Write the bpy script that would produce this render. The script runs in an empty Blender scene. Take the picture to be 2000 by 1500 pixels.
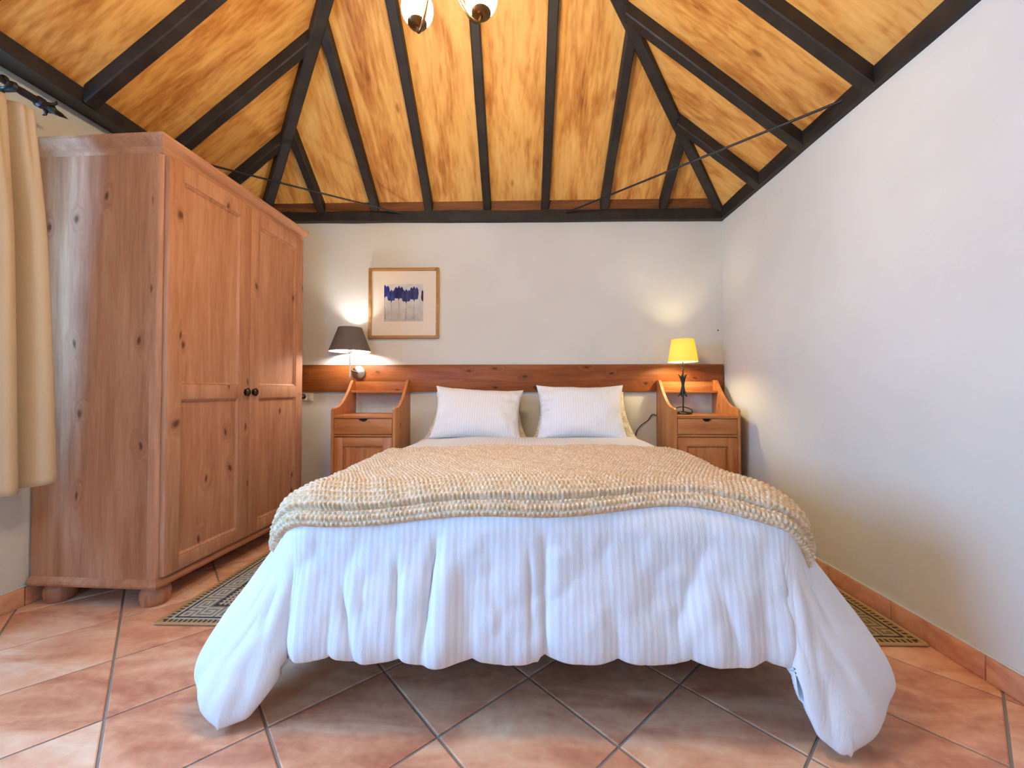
import bpy, bmesh, math, random
import numpy as np
from mathutils import Vector, Matrix, noise as mn
random.seed(7); np.random.seed(7)
PI = math.pi
sc = bpy.context.scene
C = sc.collection

# ------------------------------------------------------------------ camera
FPX = 785.0
cam_d = bpy.data.cameras.new('camera'); cam = bpy.data.objects.new('camera', cam_d); C.objects.link(cam)
cam_d.sensor_fit = 'HORIZONTAL'; cam_d.sensor_width = 36; cam_d.lens = FPX / 2000 * 36
cam_d.clip_start = 0.02
cam.location = (0, 0, .93)
cam.rotation_euler = (PI / 2 + math.atan(14 / FPX), 0, math.atan(21 / FPX))
sc.camera = cam

# ------------------------------------------------------------------ light and exposure
sc.view_settings.view_transform = 'Standard'; sc.view_settings.look = 'None'
sc.view_settings.gamma = 1; sc.view_settings.use_curve_mapping = False
sc.view_settings.exposure = 0.50
try:
    sc.cycles.use_denoising = True
    sc.cycles.max_bounces = 5; sc.cycles.diffuse_bounces = 4; sc.cycles.glossy_bounces = 3; sc.cycles.transparent_max_bounces = 6
    sc.cycles.use_adaptive_sampling = True; sc.cycles.adaptive_threshold = .10; sc.cycles.adaptive_min_samples = 16
    sc.cycles.caustics_reflective = False; sc.cycles.caustics_refractive = False
    sc.cycles.sample_clamp_indirect = 6
except Exception: pass
SKY = (.20, .50, 1.0); SKY_STRENGTH = 28.0
CHANDELIER_W = 140.0; WALL_LAMP_W = 300.0; TABLE_LAMP_W = 290.0
world = bpy.data.worlds.new('sky'); sc.world = world; world.use_nodes = True
bg = world.node_tree.nodes['Background']; bg.inputs[0].default_value = (*SKY, 1); bg.inputs[1].default_value = SKY_STRENGTH

D = 3.033; XR = 1.494; YF = -1.3                  # back wall, right wall, front wall
WIN1 = (-.35, 1.38, .80, 2.02)                    # left wall window: y0 y1 z0 z1
FILL_WIN = (-1.65, -1.15, 1.10, 1.90)                   # unseen window added behind the camera for fill light: x0 x1 z0 z1
def portal(name, loc, rot, sx, sy):
    l = bpy.data.lights.new(name, 'AREA'); l.shape = 'RECTANGLE'; l.size = sx; l.size_y = sy
    l.cycles.is_portal = True
    o = bpy.data.objects.new(name, l); C.objects.link(o); o.location = loc; o.rotation_euler = rot
    return o
def wall_x(y): return -2.175 + .05 * (y - 1.5)
portal('window_portal', (wall_x(.5) - .12, (WIN1[0] + WIN1[1]) / 2, (WIN1[2] + WIN1[3]) / 2), (0, -PI / 2, math.atan(-.05)), WIN1[3] - WIN1[2], WIN1[1] - WIN1[0])
portal('fill_window_portal', ((FILL_WIN[0] + FILL_WIN[1]) / 2, YF - .12, (FILL_WIN[2] + FILL_WIN[3]) / 2), (PI / 2, 0, 0), FILL_WIN[1] - FILL_WIN[0], FILL_WIN[3] - FILL_WIN[2])

# ------------------------------------------------------------------ helpers
def srgb(r, g, b):
    f = lambda c: (c / 255 / 12.92) if c / 255 <= .04045 else ((c / 255 + .055) / 1.055) ** 2.4
    return (f(r), f(g), f(b), 1)
def tag(o, label=None, cat=None, group=None, kind=None):
    if label: o['label'] = label
    if cat: o['category'] = cat
    if group: o['group'] = group
    if kind: o['kind'] = kind
    return o
def empty(name, loc=(0, 0, 0), rz=0, label=None, cat=None, group=None, kind=None):
    o = bpy.data.objects.new(name, None); C.objects.link(o); o.location = loc; o.rotation_euler = (0, 0, rz)
    o.empty_display_size = .05
    return tag(o, label, cat, group, kind)
def link(name, me, mat=None, parent=None, loc=None):
    o = bpy.data.objects.new(name, me); C.objects.link(o)
    if mat is not None and not me.materials: me.materials.append(mat)
    if parent is not None: o.parent = parent
    if loc: o.location = loc
    return o
def smooth(me, ang=None):
    me.polygons.foreach_set('use_smooth', [True] * len(me.polygons))
    if ang is not None:
        me.set_sharp_from_angle(angle=math.radians(ang))
def pymesh(name, v, f, sm=None):
    me = bpy.data.meshes.new(name); me.from_pydata([tuple(map(float, p)) for p in v], [], f); me.update()
    if sm is not None: smooth(me, sm)
    return me
def bm2me(bm, name, sm=40):
    bmesh.ops.recalc_face_normals(bm, faces=bm.faces)
    me = bpy.data.meshes.new(name); bm.to_mesh(me); bm.free()
    if sm is not None: smooth(me, sm)
    return me
def add_box(bm, x0, x1, y0, y1, z0, z1, bev=.0, seg=2):
    r = bmesh.ops.create_cube(bm, size=1)
    vs = r['verts']
    for v in vs:
        v.co = Vector((x0 + (v.co.x + .5) * (x1 - x0), y0 + (v.co.y + .5) * (y1 - y0), z0 + (v.co.z + .5) * (z1 - z0)))
    if bev > 0:
        es = list({e for v in vs for e in v.link_edges})
        bmesh.ops.bevel(bm, geom=es, offset=bev, segments=seg, profile=.5, affect='EDGES')
def box(name, x0, x1, y0, y1, z0, z1, mat, parent=None, bev=.003, seg=2):
    bm = bmesh.new(); add_box(bm, x0, x1, y0, y1, z0, z1, bev, seg)
    return link(name, bm2me(bm, name), mat, parent)
def boxes(name, lst, mat, parent=None, bev=.003):
    bm = bmesh.new()
    for b in lst: add_box(bm, *b, bev)
    return link(name, bm2me(bm, name), mat, parent)
def prism_me(name, poly, axis, a, b, bev=0, sm=30):
    """poly: 2D points; extruded along axis ('x','y','z') from a to b"""
    bm = bmesh.new()
    def P(p, t): return {'x': (t, p[0], p[1]), 'y': (p[0], t, p[1]), 'z': (p[0], p[1], t)}[axis]
    va = [bm.verts.new(P(p, a)) for p in poly]; vb = [bm.verts.new(P(p, b)) for p in poly]
    bm.faces.new(va); bm.faces.new(vb[::-1])
    n = len(poly)
    for i in range(n): bm.faces.new((va[i], vb[i], vb[(i + 1) % n], va[(i + 1) % n]))
    if bev: bmesh.ops.bevel(bm, geom=list(bm.edges), offset=bev, segments=2, profile=.5, affect='EDGES')
    return bm2me(bm, name, sm)
def lathe_me(name, prof, n=32, loc=(0, 0, 0), sm=40, axis='z'):
    v = []; f = []
    for r, z in prof:
        for i in range(n):
            a = 2 * PI * i / n
            p = (r * math.cos(a), r * math.sin(a), z)
            if axis == 'y': p = (p[0], p[2], p[1])
            v.append((p[0] + loc[0], p[1] + loc[1], p[2] + loc[2]))
    for j in range(len(prof) - 1):
        for i in range(n):
            f.append((j * n + i, j * n + (i + 1) % n, (j + 1) * n + (i + 1) % n, (j + 1) * n + i))
    if prof[0][0] > 1e-4: f.append(tuple(range(n))[::-1])
    if prof[-1][0] > 1e-4: f.append(tuple((len(prof) - 1) * n + i for i in range(n)))
    bm = bmesh.new(); me = pymesh(name, v, f); bm.from_mesh(me); bpy.data.meshes.remove(me)
    bmesh.ops.remove_doubles(bm, verts=bm.verts, dist=1e-5)
    return bm2me(bm, name, sm)
def tube_me(name, pts, rad, n=10, smoothpts=0, sm=60):
    pts = [Vector(p) for p in pts]
    if smoothpts:
        out = []
        P = [pts[0]] + pts + [pts[-1]]
        for i in range(1, len(P) - 2):
            for k in range(smoothpts):
                t = k / smoothpts; p0, p1, p2, p3 = P[i - 1], P[i], P[i + 1], P[i + 2]
                out.append(.5 * ((2 * p1) + (p2 - p0) * t + (2 * p0 - 5 * p1 + 4 * p2 - p3) * t * t + (3 * p1 - p0 - 3 * p2 + p3) * t ** 3))
        out.append(pts[-1]); pts = out
    N = len(pts)
    rads = [rad(i / (N - 1)) if callable(rad) else rad for i in range(N)]
    v = []; f = []
    up = Vector((0, 0, 1))
    t0 = (pts[1] - pts[0]).normalized()
    nrm = t0.cross(up) if abs(t0.dot(up)) < .95 else t0.cross(Vector((1, 0, 0)))
    nrm.normalize()
    for i in range(N):
        t = (pts[min(i + 1, N - 1)] - pts[max(i - 1, 0)]).normalized()
        nrm = (nrm - t * nrm.dot(t)).normalized(); b = t.cross(nrm)
        for k in range(n):
            a = 2 * PI * k / n
            v.append(pts[i] + (nrm * math.cos(a) + b * math.sin(a)) * rads[i])
    for i in range(N - 1):
        for k in range(n):
            f.append((i * n + k, i * n + (k + 1) % n, (i + 1) * n + (k + 1) % n, (i + 1) * n + k))
    f.append(tuple(range(n))[::-1]); f.append(tuple((N - 1) * n + k for k in range(n)))
    return pymesh(name, v, f, sm)
def grid_me(name, Pts, uv=None, closed_bottom=None, sm=True):
    """Pts: (nu,nv,3) array; optional closed_bottom of the same shape makes a closed sheet"""
    nu, nv = Pts.shape[:2]
    idx = np.arange(nu * nv).reshape(nu, nv)
    q = np.stack([idx[:-1, :-1], idx[1:, :-1], idx[1:, 1:], idx[:-1, 1:]], -1).reshape(-1, 4)
    V = Pts.reshape(-1, 3); UVs = None
    if closed_bottom is not None:
        n0 = nu * nv
        q2 = q[:, ::-1] + n0
        ring = np.concatenate([idx[:, 0], idx[-1, 1:], idx[-2::-1, -1], idx[0, -2:0:-1]])
        r2 = np.roll(ring, -1)
        side = np.stack([ring, ring + n0, r2 + n0, r2], -1)
        q = np.concatenate([q, q2, side]); V = np.concatenate([V, closed_bottom.reshape(-1, 3)])
    me = bpy.data.meshes.new(name)
    me.vertices.add(len(V)); me.vertices.foreach_set('co', V.astype(np.float32).ravel())
    me.loops.add(q.size); me.loops.foreach_set('vertex_index', q.ravel().astype(np.int32))
    me.polygons.add(len(q)); me.polygons.foreach_set('loop_start', np.arange(0, q.size, 4, dtype=np.int32))
    me.update(calc_edges=True)
    if uv is not None:
        u = uv.reshape(-1, 2)
        if closed_bottom is not None: u = np.concatenate([u, u])
        lay = me.uv_layers.new(name='UVMap'); lay.data.foreach_set('uv', u[q.ravel()].astype(np.float32).ravel())
    if sm: smooth(me)
    me.validate()
    return me
def grid_normals(P):
    du = np.gradient(P, axis=0); dv = np.gradient(P, axis=1)
    n = np.cross(du, dv); l = np.linalg.norm(n, axis=-1, keepdims=True); l[l == 0] = 1
    return n / l
def vnoise(a, b, c=0.0):
    sh = a.shape; out = np.empty(a.size)
    for i, (x, y) in enumerate(zip(a.ravel(), b.ravel())): out[i] = mn.noise((x, y, c))
    return out.reshape(sh)
def clip(poly, n, d):
    """keep the part of a convex polygon where n.p <= d"""
    out = []
    for i in range(len(poly)):
        p, q = poly[i], poly[(i + 1) % len(poly)]
        a = n[0] * p[0] + n[1] * p[1] - d; b = n[0] * q[0] + n[1] * q[1] - d
        if a <= 0: out.append(p)
        if (a < 0 and b > 0) or (a > 0 and b < 0):
            t = a / (a - b); out.append((p[0] + (q[0] - p[0]) * t, p[1] + (q[1] - p[1]) * t))
    return out
def sstep(a, b, x):
    t = np.clip((x - a) / (b - a), 0, 1); return t * t * (3 - 2 * t)

# ------------------------------------------------------------------ materials
class NT:
    def __init__(s, name):
        s.m = bpy.data.materials.new(name); s.m.use_nodes = True; s.t = s.m.node_tree; s.n = s.t.nodes
        s.p = s.n['Principled BSDF']; s.out = s.n['Material Output']
    def add(s, t, **kw):
        n = s.n.new(t)
        for k, v in kw.items(): setattr(n, k, v)
        return n
    def l(s, a, b): s.t.links.new(a, b)
    def set(s, node, **kw):
        for k, v in kw.items(): node.inputs[k].default_value = v
    def math(s, op, a, b=None, c=None):
        n = s.add('ShaderNodeMath', operation=op)
        for i, v in enumerate((a, b, c)):
            if v is None: continue
            if isinstance(v, (int, float)): n.inputs[i].default_value = v
            else: s.l(v, n.inputs[i])
        return n.outputs[0]
    def ramp(s, fac, stops, interp='LINEAR'):
        n = s.add('ShaderNodeValToRGB'); n.color_ramp.interpolation = interp
        e = n.color_ramp.elements
        while len(e) < len(stops): e.new(.5)
        for k, (p, c) in enumerate(stops): e[k].position = p; e[k].color = c
        s.l(fac, n.inputs[0]); return n.outputs[0]
    def mix(s, fac, a, b, mode='MIX'):
        n = s.add('ShaderNodeMix', data_type='RGBA', blend_type=mode)
        for i, v in ((0, fac), (6, a), (7, b)):
            if isinstance(v, (int, float)): n.inputs[i].default_value = v
            elif isinstance(v, tuple): n.inputs[i].default_value = v
            else: s.l(v, n.inputs[i])
        return n.outputs[2]
    def coord(s, kind='Object', scale=(1, 1, 1), rnd=0, rot=(0, 0, 0)):
        tc = s.add('ShaderNodeTexCoord'); v = tc.outputs[kind]
        if rnd:
            oi = s.add('ShaderNodeObjectInfo'); mm = s.math('MULTIPLY', oi.outputs['Random'], rnd)
            cb = s.add('ShaderNodeCombineXYZ'); s.l(mm, cb.inputs[0]); s.l(s.math('MULTIPLY', mm, 1.7), cb.inputs[1]); s.l(s.math('MULTIPLY', mm, .6), cb.inputs[2])
            va = s.add('ShaderNodeVectorMath', operation='ADD'); s.l(v, va.inputs[0]); s.l(cb.outputs[0], va.inputs[1]); v = va.outputs[0]
        mp = s.add('ShaderNodeMapping'); s.l(v, mp.inputs[0]); mp.inputs['Scale'].default_value = scale; mp.inputs['Rotation'].default_value = rot
        return mp.outputs[0]
    def noise(s, vec, scale, detail=4, rough=.5, dist=0):
        n = s.add('ShaderNodeTexNoise'); s.set(n, Scale=scale, Detail=detail, Roughness=rough, Distortion=dist)
        s.l(vec, n.inputs['Vector']); return n.outputs['Fac']
    def bump(s, h, strength=.3, dist=.01):
        b = s.add('ShaderNodeBump'); s.set(b, Strength=strength, Distance=dist); s.l(h, b.inputs['Height']); s.l(b.outputs[0], s.p.inputs['Normal'])
        return b
def plain(name, col, rough=.5, metal=0, spec=.5, bump=0, bscale=200):
    t = NT(name); t.p.inputs['Base Color'].default_value = col; t.p.inputs['Roughness'].default_value = rough
    t.p.inputs['Metallic'].default_value = metal; t.p.inputs['Specular IOR Level'].default_value = spec
    v = t.coord('Object'); n = t.noise(v, bscale, 3)
    if not metal:
        dk = tuple(c * .82 for c in col[:3]) + (1,)
        t.l(t.mix(n, dk, col), t.p.inputs['Base Color'])
    if bump: t.bump(n, bump, .002)
    return t.m
def emit(name, col, strength):
    t = NT(name); t.p.inputs['Base Color'].default_value = (1, 1, 1, 1)
    t.p.inputs['Emission Color'].default_value = (*col, 1); t.p.inputs['Emission Strength'].default_value = strength
    return t.m

def plaster():
    t = NT('plaster'); v = t.coord('Object')
    a = t.noise(v, 1.3, 3); c = t.ramp(a, [(.3, srgb(210, 205, 192)), (.7, srgb(221, 217, 206))])
    t.l(c, t.p.inputs['Base Color']); t.p.inputs['Roughness'].default_value = .9; t.p.inputs['Specular IOR Level'].default_value = .2
    t.bump(t.noise(v, 22, 2, .7), .22, .006)
    return t.m
def wood(name, dark, mid, light, axis='z', scale=1.0, knot=1.0, rough=.45, kscale=5.0, rnd=7.0, kdark=None, kind='Object', kthr=.55):
    t = NT(name)
    st = {'x': (.09, 1, 1), 'y': (1, .09, 1), 'z': (1, 1, .09)}[axis]
    kst = {'x': (.5, 1, 1), 'y': (1, .5, 1), 'z': (1, 1, .5)}[axis]
    v = t.coord(kind, tuple(c * scale for c in st), rnd); kv = t.coord(kind, tuple(c * scale for c in kst), rnd)
    # knots
    vo = t.add('ShaderNodeTexVoronoi', voronoi_dimensions='2D'); t.set(vo, Scale=kscale, Randomness=1.0)
    sx_ = t.add('ShaderNodeSeparateXYZ'); t.l(kv, sx_.inputs[0]); o3 = sx_.outputs
    uu, vv = {'z': (t.math('ADD', o3[0], o3[1]), o3[2]), 'x': (t.math('ADD', o3[1], o3[2]), o3[0]), 'y': (t.math('ADD', o3[0], o3[2]), o3[1])}[axis]
    wob = t.math('MULTIPLY', t.noise(kv, 16, 1), .06)
    ck = t.add('ShaderNodeCombineXYZ'); t.l(t.math('ADD', uu, wob), ck.inputs[0]); t.l(vv, ck.inputs[1]); t.l(ck.outputs[0], vo.inputs['Vector'])
    sep = t.add('ShaderNodeSeparateColor'); t.l(vo.outputs['Color'], sep.inputs[0])
    present = t.math('GREATER_THAN', sep.outputs[0], kthr)
    kd = vo.outputs['Distance']
    core = t.math('MULTIPLY', t.ramp(kd, [(.03, (1, 1, 1, 1)), (.085, (0, 0, 0, 1))]), present)
    halo = t.math('MULTIPLY', t.ramp(kd, [(.06, (1, 1, 1, 1)), (.26, (0, 0, 0, 1))]), present)
    # grain
    gx = t.add('ShaderNodeVectorMath', operation='ADD'); t.l(v, gx.inputs[0])
    hk = t.math('MULTIPLY', halo, .05); cb = t.add('ShaderNodeCombineXYZ')
    for i in range(3): t.l(hk, cb.inputs[i])
    t.l(cb.outputs[0], gx.inputs[1])
    g1 = t.noise(gx.outputs[0], 28, 3, .6, .4); g2 = t.noise(v, 5, 1, .5, .3); g3 = t.noise(gx.outputs[0], 120, 1, .6)
    g = t.math('ADD', t.math('MULTIPLY', g1, .55), t.math('ADD', t.math('MULTIPLY', g2, .3), t.math('MULTIPLY', g3, .15)))
    col = t.ramp(g, [(.34, dark), (.5, mid), (.66, light)])
    col = t.mix(t.math('MULTIPLY', halo, .35 * knot), col, dark)
    col = t.mix(t.math('MULTIPLY', core, .85 * knot), col, kdark or tuple(c * .25 for c in dark[:3]) + (1,))
    t.l(col, t.p.inputs['Base Color']); t.p.inputs['Roughness'].default_value = rough; t.p.inputs['Specular IOR Level'].default_value = .28
    return t.m
def beam_mat():
    t = NT('dark_beam'); v = t.coord('Object', (1, 1, 1))
    n = t.noise(v, 9, 5, .6); t.l(t.ramp(n, [(.3, srgb(30, 25, 22)), (.7, srgb(54, 46, 39))]), t.p.inputs['Base Color'])
    t.p.inputs['Roughness'].default_value = .55; t.p.inputs['Specular IOR Level'].default_value = .35
    t.bump(t.noise(v, 60, 1), .3, .003); return t.m
def panel_mat():
    t = NT('stained_ceiling_board'); v = t.coord('UV', (1, .16, 1), 9.0); w = t.coord('UV', (1, .45, 1), 9.0)
    a = t.noise(v, 9, 4, .62, .9); b = t.noise(w, 3.2, 4, .6, 1.2); c = t.noise(v, 45, 2, .6, .3)
    g = t.math('ADD', t.math('MULTIPLY', a, .38), t.math('ADD', t.math('MULTIPLY', b, .37), t.math('MULTIPLY', c, .25)))
    oi = t.add('ShaderNodeObjectInfo'); g = t.math('ADD', g, t.math('MULTIPLY', t.math('SUBTRACT', oi.outputs['Random'], .5), .07))
    col = t.ramp(g, [(.34, srgb(146, 84, 32)), (.42, srgb(192, 126, 56)), (.51, srgb(220, 162, 84)), (.64, srgb(234, 186, 108))])
    vo = t.add('ShaderNodeTexVoronoi'); t.set(vo, Scale=3.5); t.l(w, vo.inputs['Vector'])
    sp = t.math('MULTIPLY', t.ramp(vo.outputs['Distance'], [(.02, (1, 1, 1, 1)), (.06, (0, 0, 0, 1))]), .6)
    col = t.mix(sp, col, srgb(112, 60, 25))
    t.l(col, t.p.inputs['Base Color']); t.p.inputs['Roughness'].default_value = .5; t.p.inputs['Specular IOR Level'].default_value = .3
    return t.m
def tile_mat(name, rnd=20):
    t = NT(name); v = t.coord('Object', (1, 1, 1), rnd, (0, 0, .5)); w = t.coord('Object', (.45, 1.4, 1), rnd, (0, 0, 0))
    a = t.noise(w, 6, 4, .6, .8); b = t.noise(v, 30, 2, .6)
    oi = t.add('ShaderNodeObjectInfo')
    g = t.math('ADD', t.math('MULTIPLY', a, .8), t.math('ADD', t.math('MULTIPLY', b, .2), t.math('MULTIPLY', t.math('SUBTRACT', oi.outputs['Random'], .5), .16)))
    col = t.ramp(g, [(.30, srgb(190, 120, 90)), (.45, srgb(218, 154, 118)), (.56, srgb(232, 176, 138)), (.70, srgb(242, 204, 168))])
    t.l(col, t.p.inputs['Base Color']); t.p.inputs['Roughness'].default_value = .38; t.p.inputs['Specular IOR Level'].default_value = .4
    t.bump(b, .08, .002); return t.m
def stripe_fabric(name, base, dark, period=.018, amt=1.0, bump=.25, rough=.85, band=None):
    t = NT(name); tc = t.add('ShaderNodeTexCoord'); sp = t.add('ShaderNodeSeparateXYZ'); t.l(tc.outputs['UV'], sp.inputs[0])
    s = t.math('SINE', t.math('MULTIPLY', sp.outputs[0], 2 * PI / period))
    st = t.ramp(t.math('MULTIPLY_ADD', s, .5, .5), [(.35, (0, 0, 0, 1)), (.65, (1, 1, 1, 1))])
    if band: st = t.math('MULTIPLY', st, t.math('MULTIPLY', t.math('GREATER_THAN', sp.outputs[0], band[0]), t.math('LESS_THAN', sp.outputs[0], band[1])))
    v = t.coord('UV', (3, 1, 1)); w = t.coord('UV', (1, 2.2, 1))
    cr = t.noise(v, 22, 3, .6, .6); cr2 = t.noise(w, 55, 1, .6, .4)
    col = t.mix(t.math('MULTIPLY', st, amt), base, dark)
    t.l(col, t.p.inputs['Base Color']); t.l(t.math('MULTIPLY_ADD', st, .15, rough - .15), t.p.inputs['Roughness'])
    t.p.inputs['Specular IOR Level'].default_value = .25
    h = t.math('ADD', t.math('MULTIPLY', cr, .8), t.math('ADD', t.math('MULTIPLY', cr2, .10), t.math('MULTIPLY', st, .10)))
    t.bump(h, bump, .012); return t.m
def fabric(name, a, b, scale=400, bump=.3, rough=.95):
    t = NT(name); v = t.coord('Object', (1, 1, 1)); n = t.noise(v, scale, 3, .7); m = t.noise(v, 6, 3)
    t.l(t.mix(t.math('ADD', t.math('MULTIPLY', n, .7), t.math('MULTIPLY', m, .3)), a, b), t.p.inputs['Base Color'])
    t.p.inputs['Roughness'].default_value = rough; t.p.inputs['Specular IOR Level'].default_value = .15
    t.bump(n, bump, .002); return t.m
def attr_mat(name, rough=.9, bump=0, bscale=300):
    t = NT(name); a = t.add('ShaderNodeAttribute', attribute_name='Col'); t.l(a.outputs['Color'], t.p.inputs['Base Color'])
    t.p.inputs['Roughness'].default_value = rough; t.p.inputs['Specular IOR Level'].default_value = .2
    if bump: t.bump(t.noise(t.coord('Object'), bscale, 3), bump, .003)
    return t.m
def glass_mat():
    t = NT('window_glass'); tr = t.add('ShaderNodeBsdfTransparent'); gl = t.add('ShaderNodeBsdfGlossy'); gl.inputs['Roughness'].default_value = .02
    mx = t.add('ShaderNodeMixShader'); mx.inputs[0].default_value = .06
    t.l(tr.outputs[0], mx.inputs[1]); t.l(gl.outputs[0], mx.inputs[2]); t.l(mx.outputs[0], t.out.inputs[0]); return t.m
def shade_mat(name, col, trans):
    t = NT(name); v = t.coord('Object'); n = t.noise(v, 300, 3, .7)
    c = t.mix(n, tuple(x * .9 for x in col[:3]) + (1,), col)
    d = t.add('ShaderNodeBsdfDiffuse'); r = t.add('ShaderNodeBsdfTranslucent'); mx = t.add('ShaderNodeMixShader'); mx.inputs[0].default_value = trans
    t.l(c, d.inputs[0]); t.l(c, r.inputs[0]); t.l(d.outputs[0], mx.inputs[1]); t.l(r.outputs[0], mx.inputs[2]); t.l(mx.outputs[0], t.out.inputs[0]); return t.m
def knit_mat():
    t = NT('beige_knit'); v = t.coord('UV'); a = t.noise(v, 110, 2, .7); b = t.noise(v, 7, 2)
    base = t.mix(b, srgb(196, 164, 122), srgb(212, 184, 146))
    col = t.mix(t.ramp(a, [(.40, (0, 0, 0, 1)), (.66, (1, 1, 1, 1))]), base, srgb(234, 212, 184))
    t.l(col, t.p.inputs['Base Color']); t.p.inputs['Roughness'].default_value = .95; t.p.inputs['Specular IOR Level'].default_value = .1
    t.bump(a, .5, .004); return t.m
def embroidered():
    t = NT('embroidered_cotton'); v = t.coord('UV'); tc = t.add('ShaderNodeTexCoord'); sp = t.add('ShaderNodeSeparateXYZ'); t.l(tc.outputs['UV'], sp.inputs[0])
    ex = t.math('ABSOLUTE', t.math('SUBTRACT', sp.outputs[0], .5))
    band = t.math('GREATER_THAN', ex, .37)
    vo = t.add('ShaderNodeTexVoronoi', feature='DISTANCE_TO_EDGE'); t.set(vo, Scale=26.0); t.l(v, vo.inputs['Vector'])
    ln = t.ramp(vo.outputs['Distance'], [(.03, (1, 1, 1, 1)), (.10, (0, 0, 0, 1))])
    msk = t.math('MULTIPLY', t.math('MULTIPLY', ln, band), t.math('GREATER_THAN', t.noise(v, 9, 2), .5))
    col = t.mix(t.math('MULTIPLY', msk, .5), srgb(232, 219, 188), srgb(120, 108, 98))
    t.l(col, t.p.inputs['Base Color']); t.p.inputs['Roughness'].default_value = .9
    t.bump(t.noise(v, 18, 4), .3, .01); return t.m

M = {}
M['plaster'] = plaster(); M['beam'] = beam_mat(); M['panel'] = panel_mat()
M['tile'] = tile_mat('terracotta_tile'); M['skirt'] = tile_mat('terracotta_skirting')
M['grout'] = plain('grey_grout', srgb(150, 136, 124), .9, bump=.3)
M['pine'] = wood('aged_pine', srgb(162, 108, 76), srgb(184, 130, 96), srgb(200, 150, 116), 'z', 1.0, 1.0, .52, 6.5, 5.0, srgb(84, 46, 30), kthr=.66)
M['pine_h'] = wood('aged_pine_across', srgb(162, 108, 76), srgb(184, 130, 96), srgb(200, 150, 116), 'y', 1.0, .8, .5, 6.5, 5.0, srgb(70, 36, 22))
M['plank'] = wood('red_pine_plank', srgb(116, 60, 26), srgb(144, 78, 36), srgb(166, 98, 50), 'x', 1.0, 1.0, .42, 7.0, 0.0, srgb(58, 24, 12), kthr=.12)
M['stand'] = wood('honey_pine', srgb(166, 96, 48), srgb(190, 120, 66), srgb(206, 142, 86), 'z', 1.0, .8, .35, 7.0, 6.0, srgb(84, 38, 16), kthr=.7)
M['stand_h'] = wood('honey_pine_across', srgb(166, 96, 48), srgb(190, 120, 66), srgb(206, 142, 86), 'x', 1.0, .9, .35, 7.0, 6.0, srgb(84, 38, 16), kthr=.55)
M['block'] = wood('brown_blocking', srgb(92, 54, 26), srgb(118, 72, 38), srgb(138, 88, 50), 'x', 1.0, .5, .6)
M['oak'] = wood('oak_frame', srgb(150, 102, 50), srgb(176, 124, 66), srgb(192, 142, 82), 'x', 1.0, 0, .4)
M['duvet'] = stripe_fabric('striped_white_cotton', srgb(228, 228, 228), srgb(216, 216, 219), .0185, .8, .15, .85, (-.05, 1.375))
M['pillow'] = stripe_fabric('striped_white_pillowcase', srgb(238, 237, 235), srgb(228, 226, 224), .016, .8, .3)
M['sheet'] = plain('cream_sheet', srgb(232, 222, 204), .9, bump=.2, bscale=30)
M['knit'] = knit_mat(); M['embroid'] = embroidered()
M['curtain'] = fabric('beige_linen', srgb(196, 174, 142), srgb(218, 200, 170), 350, .35)
M['iron'] = plain('black_iron', srgb(26, 25, 26), .45, 0, .5, .2, 60)
M['bronze'] = plain('dark_bronze', srgb(66, 52, 38), .35, .8)
M['brass'] = plain('aged_brass', srgb(120, 92, 58), .3, 1.0)
M['steel'] = plain('brushed_steel', srgb(190, 186, 178), .28, 1.0)
M['steelw'] = plain('white_steel', srgb(225, 222, 216), .35, .3)
M['black'] = plain('black_plastic', srgb(20, 20, 20), .4)
M['white_plastic'] = plain('white_plastic', srgb(232, 226, 212), .4)
M['tan'] = fabric('tan_binding', srgb(176, 140, 96), srgb(206, 172, 124), 500, .4)
M['mount'] = plain('cream_mount', srgb(236, 222, 200), .8)
M['print'] = attr_mat('tulip_print', .6); M['rug'] = attr_mat('woven_rug', .95, .5, 400)
M['glass'] = glass_mat()
M['pvc'] = plain('white_window_frame', srgb(225, 222, 214), .5)
M['shade_dark'] = fabric('charcoal_shade', srgb(96, 86, 82), srgb(128, 116, 110), 260, .4)
M['shade_in'] = plain('white_shade_lining', srgb(244, 244, 242), .8)
M['shade_yellow'] = shade_mat('yellow_lampshade', srgb(255, 236, 130), .33)
M['dark_frame'] = plain('dark_bed_base', srgb(40, 34, 30), .7)
M['mattress'] = fabric('mattress_ticking', srgb(214, 208, 196), srgb(230, 226, 216))
M['globe'] = emit('frosted_globe_lit', (1.0, .78, .50), CHANDELIER_W)
M['bulb_white'] = emit('white_bulb_lit', (1.0, .98, .95), WALL_LAMP_W)
M['bulb_warm'] = emit('warm_bulb_lit', (1.0, .84, .50), TABLE_LAMP_W)

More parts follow.
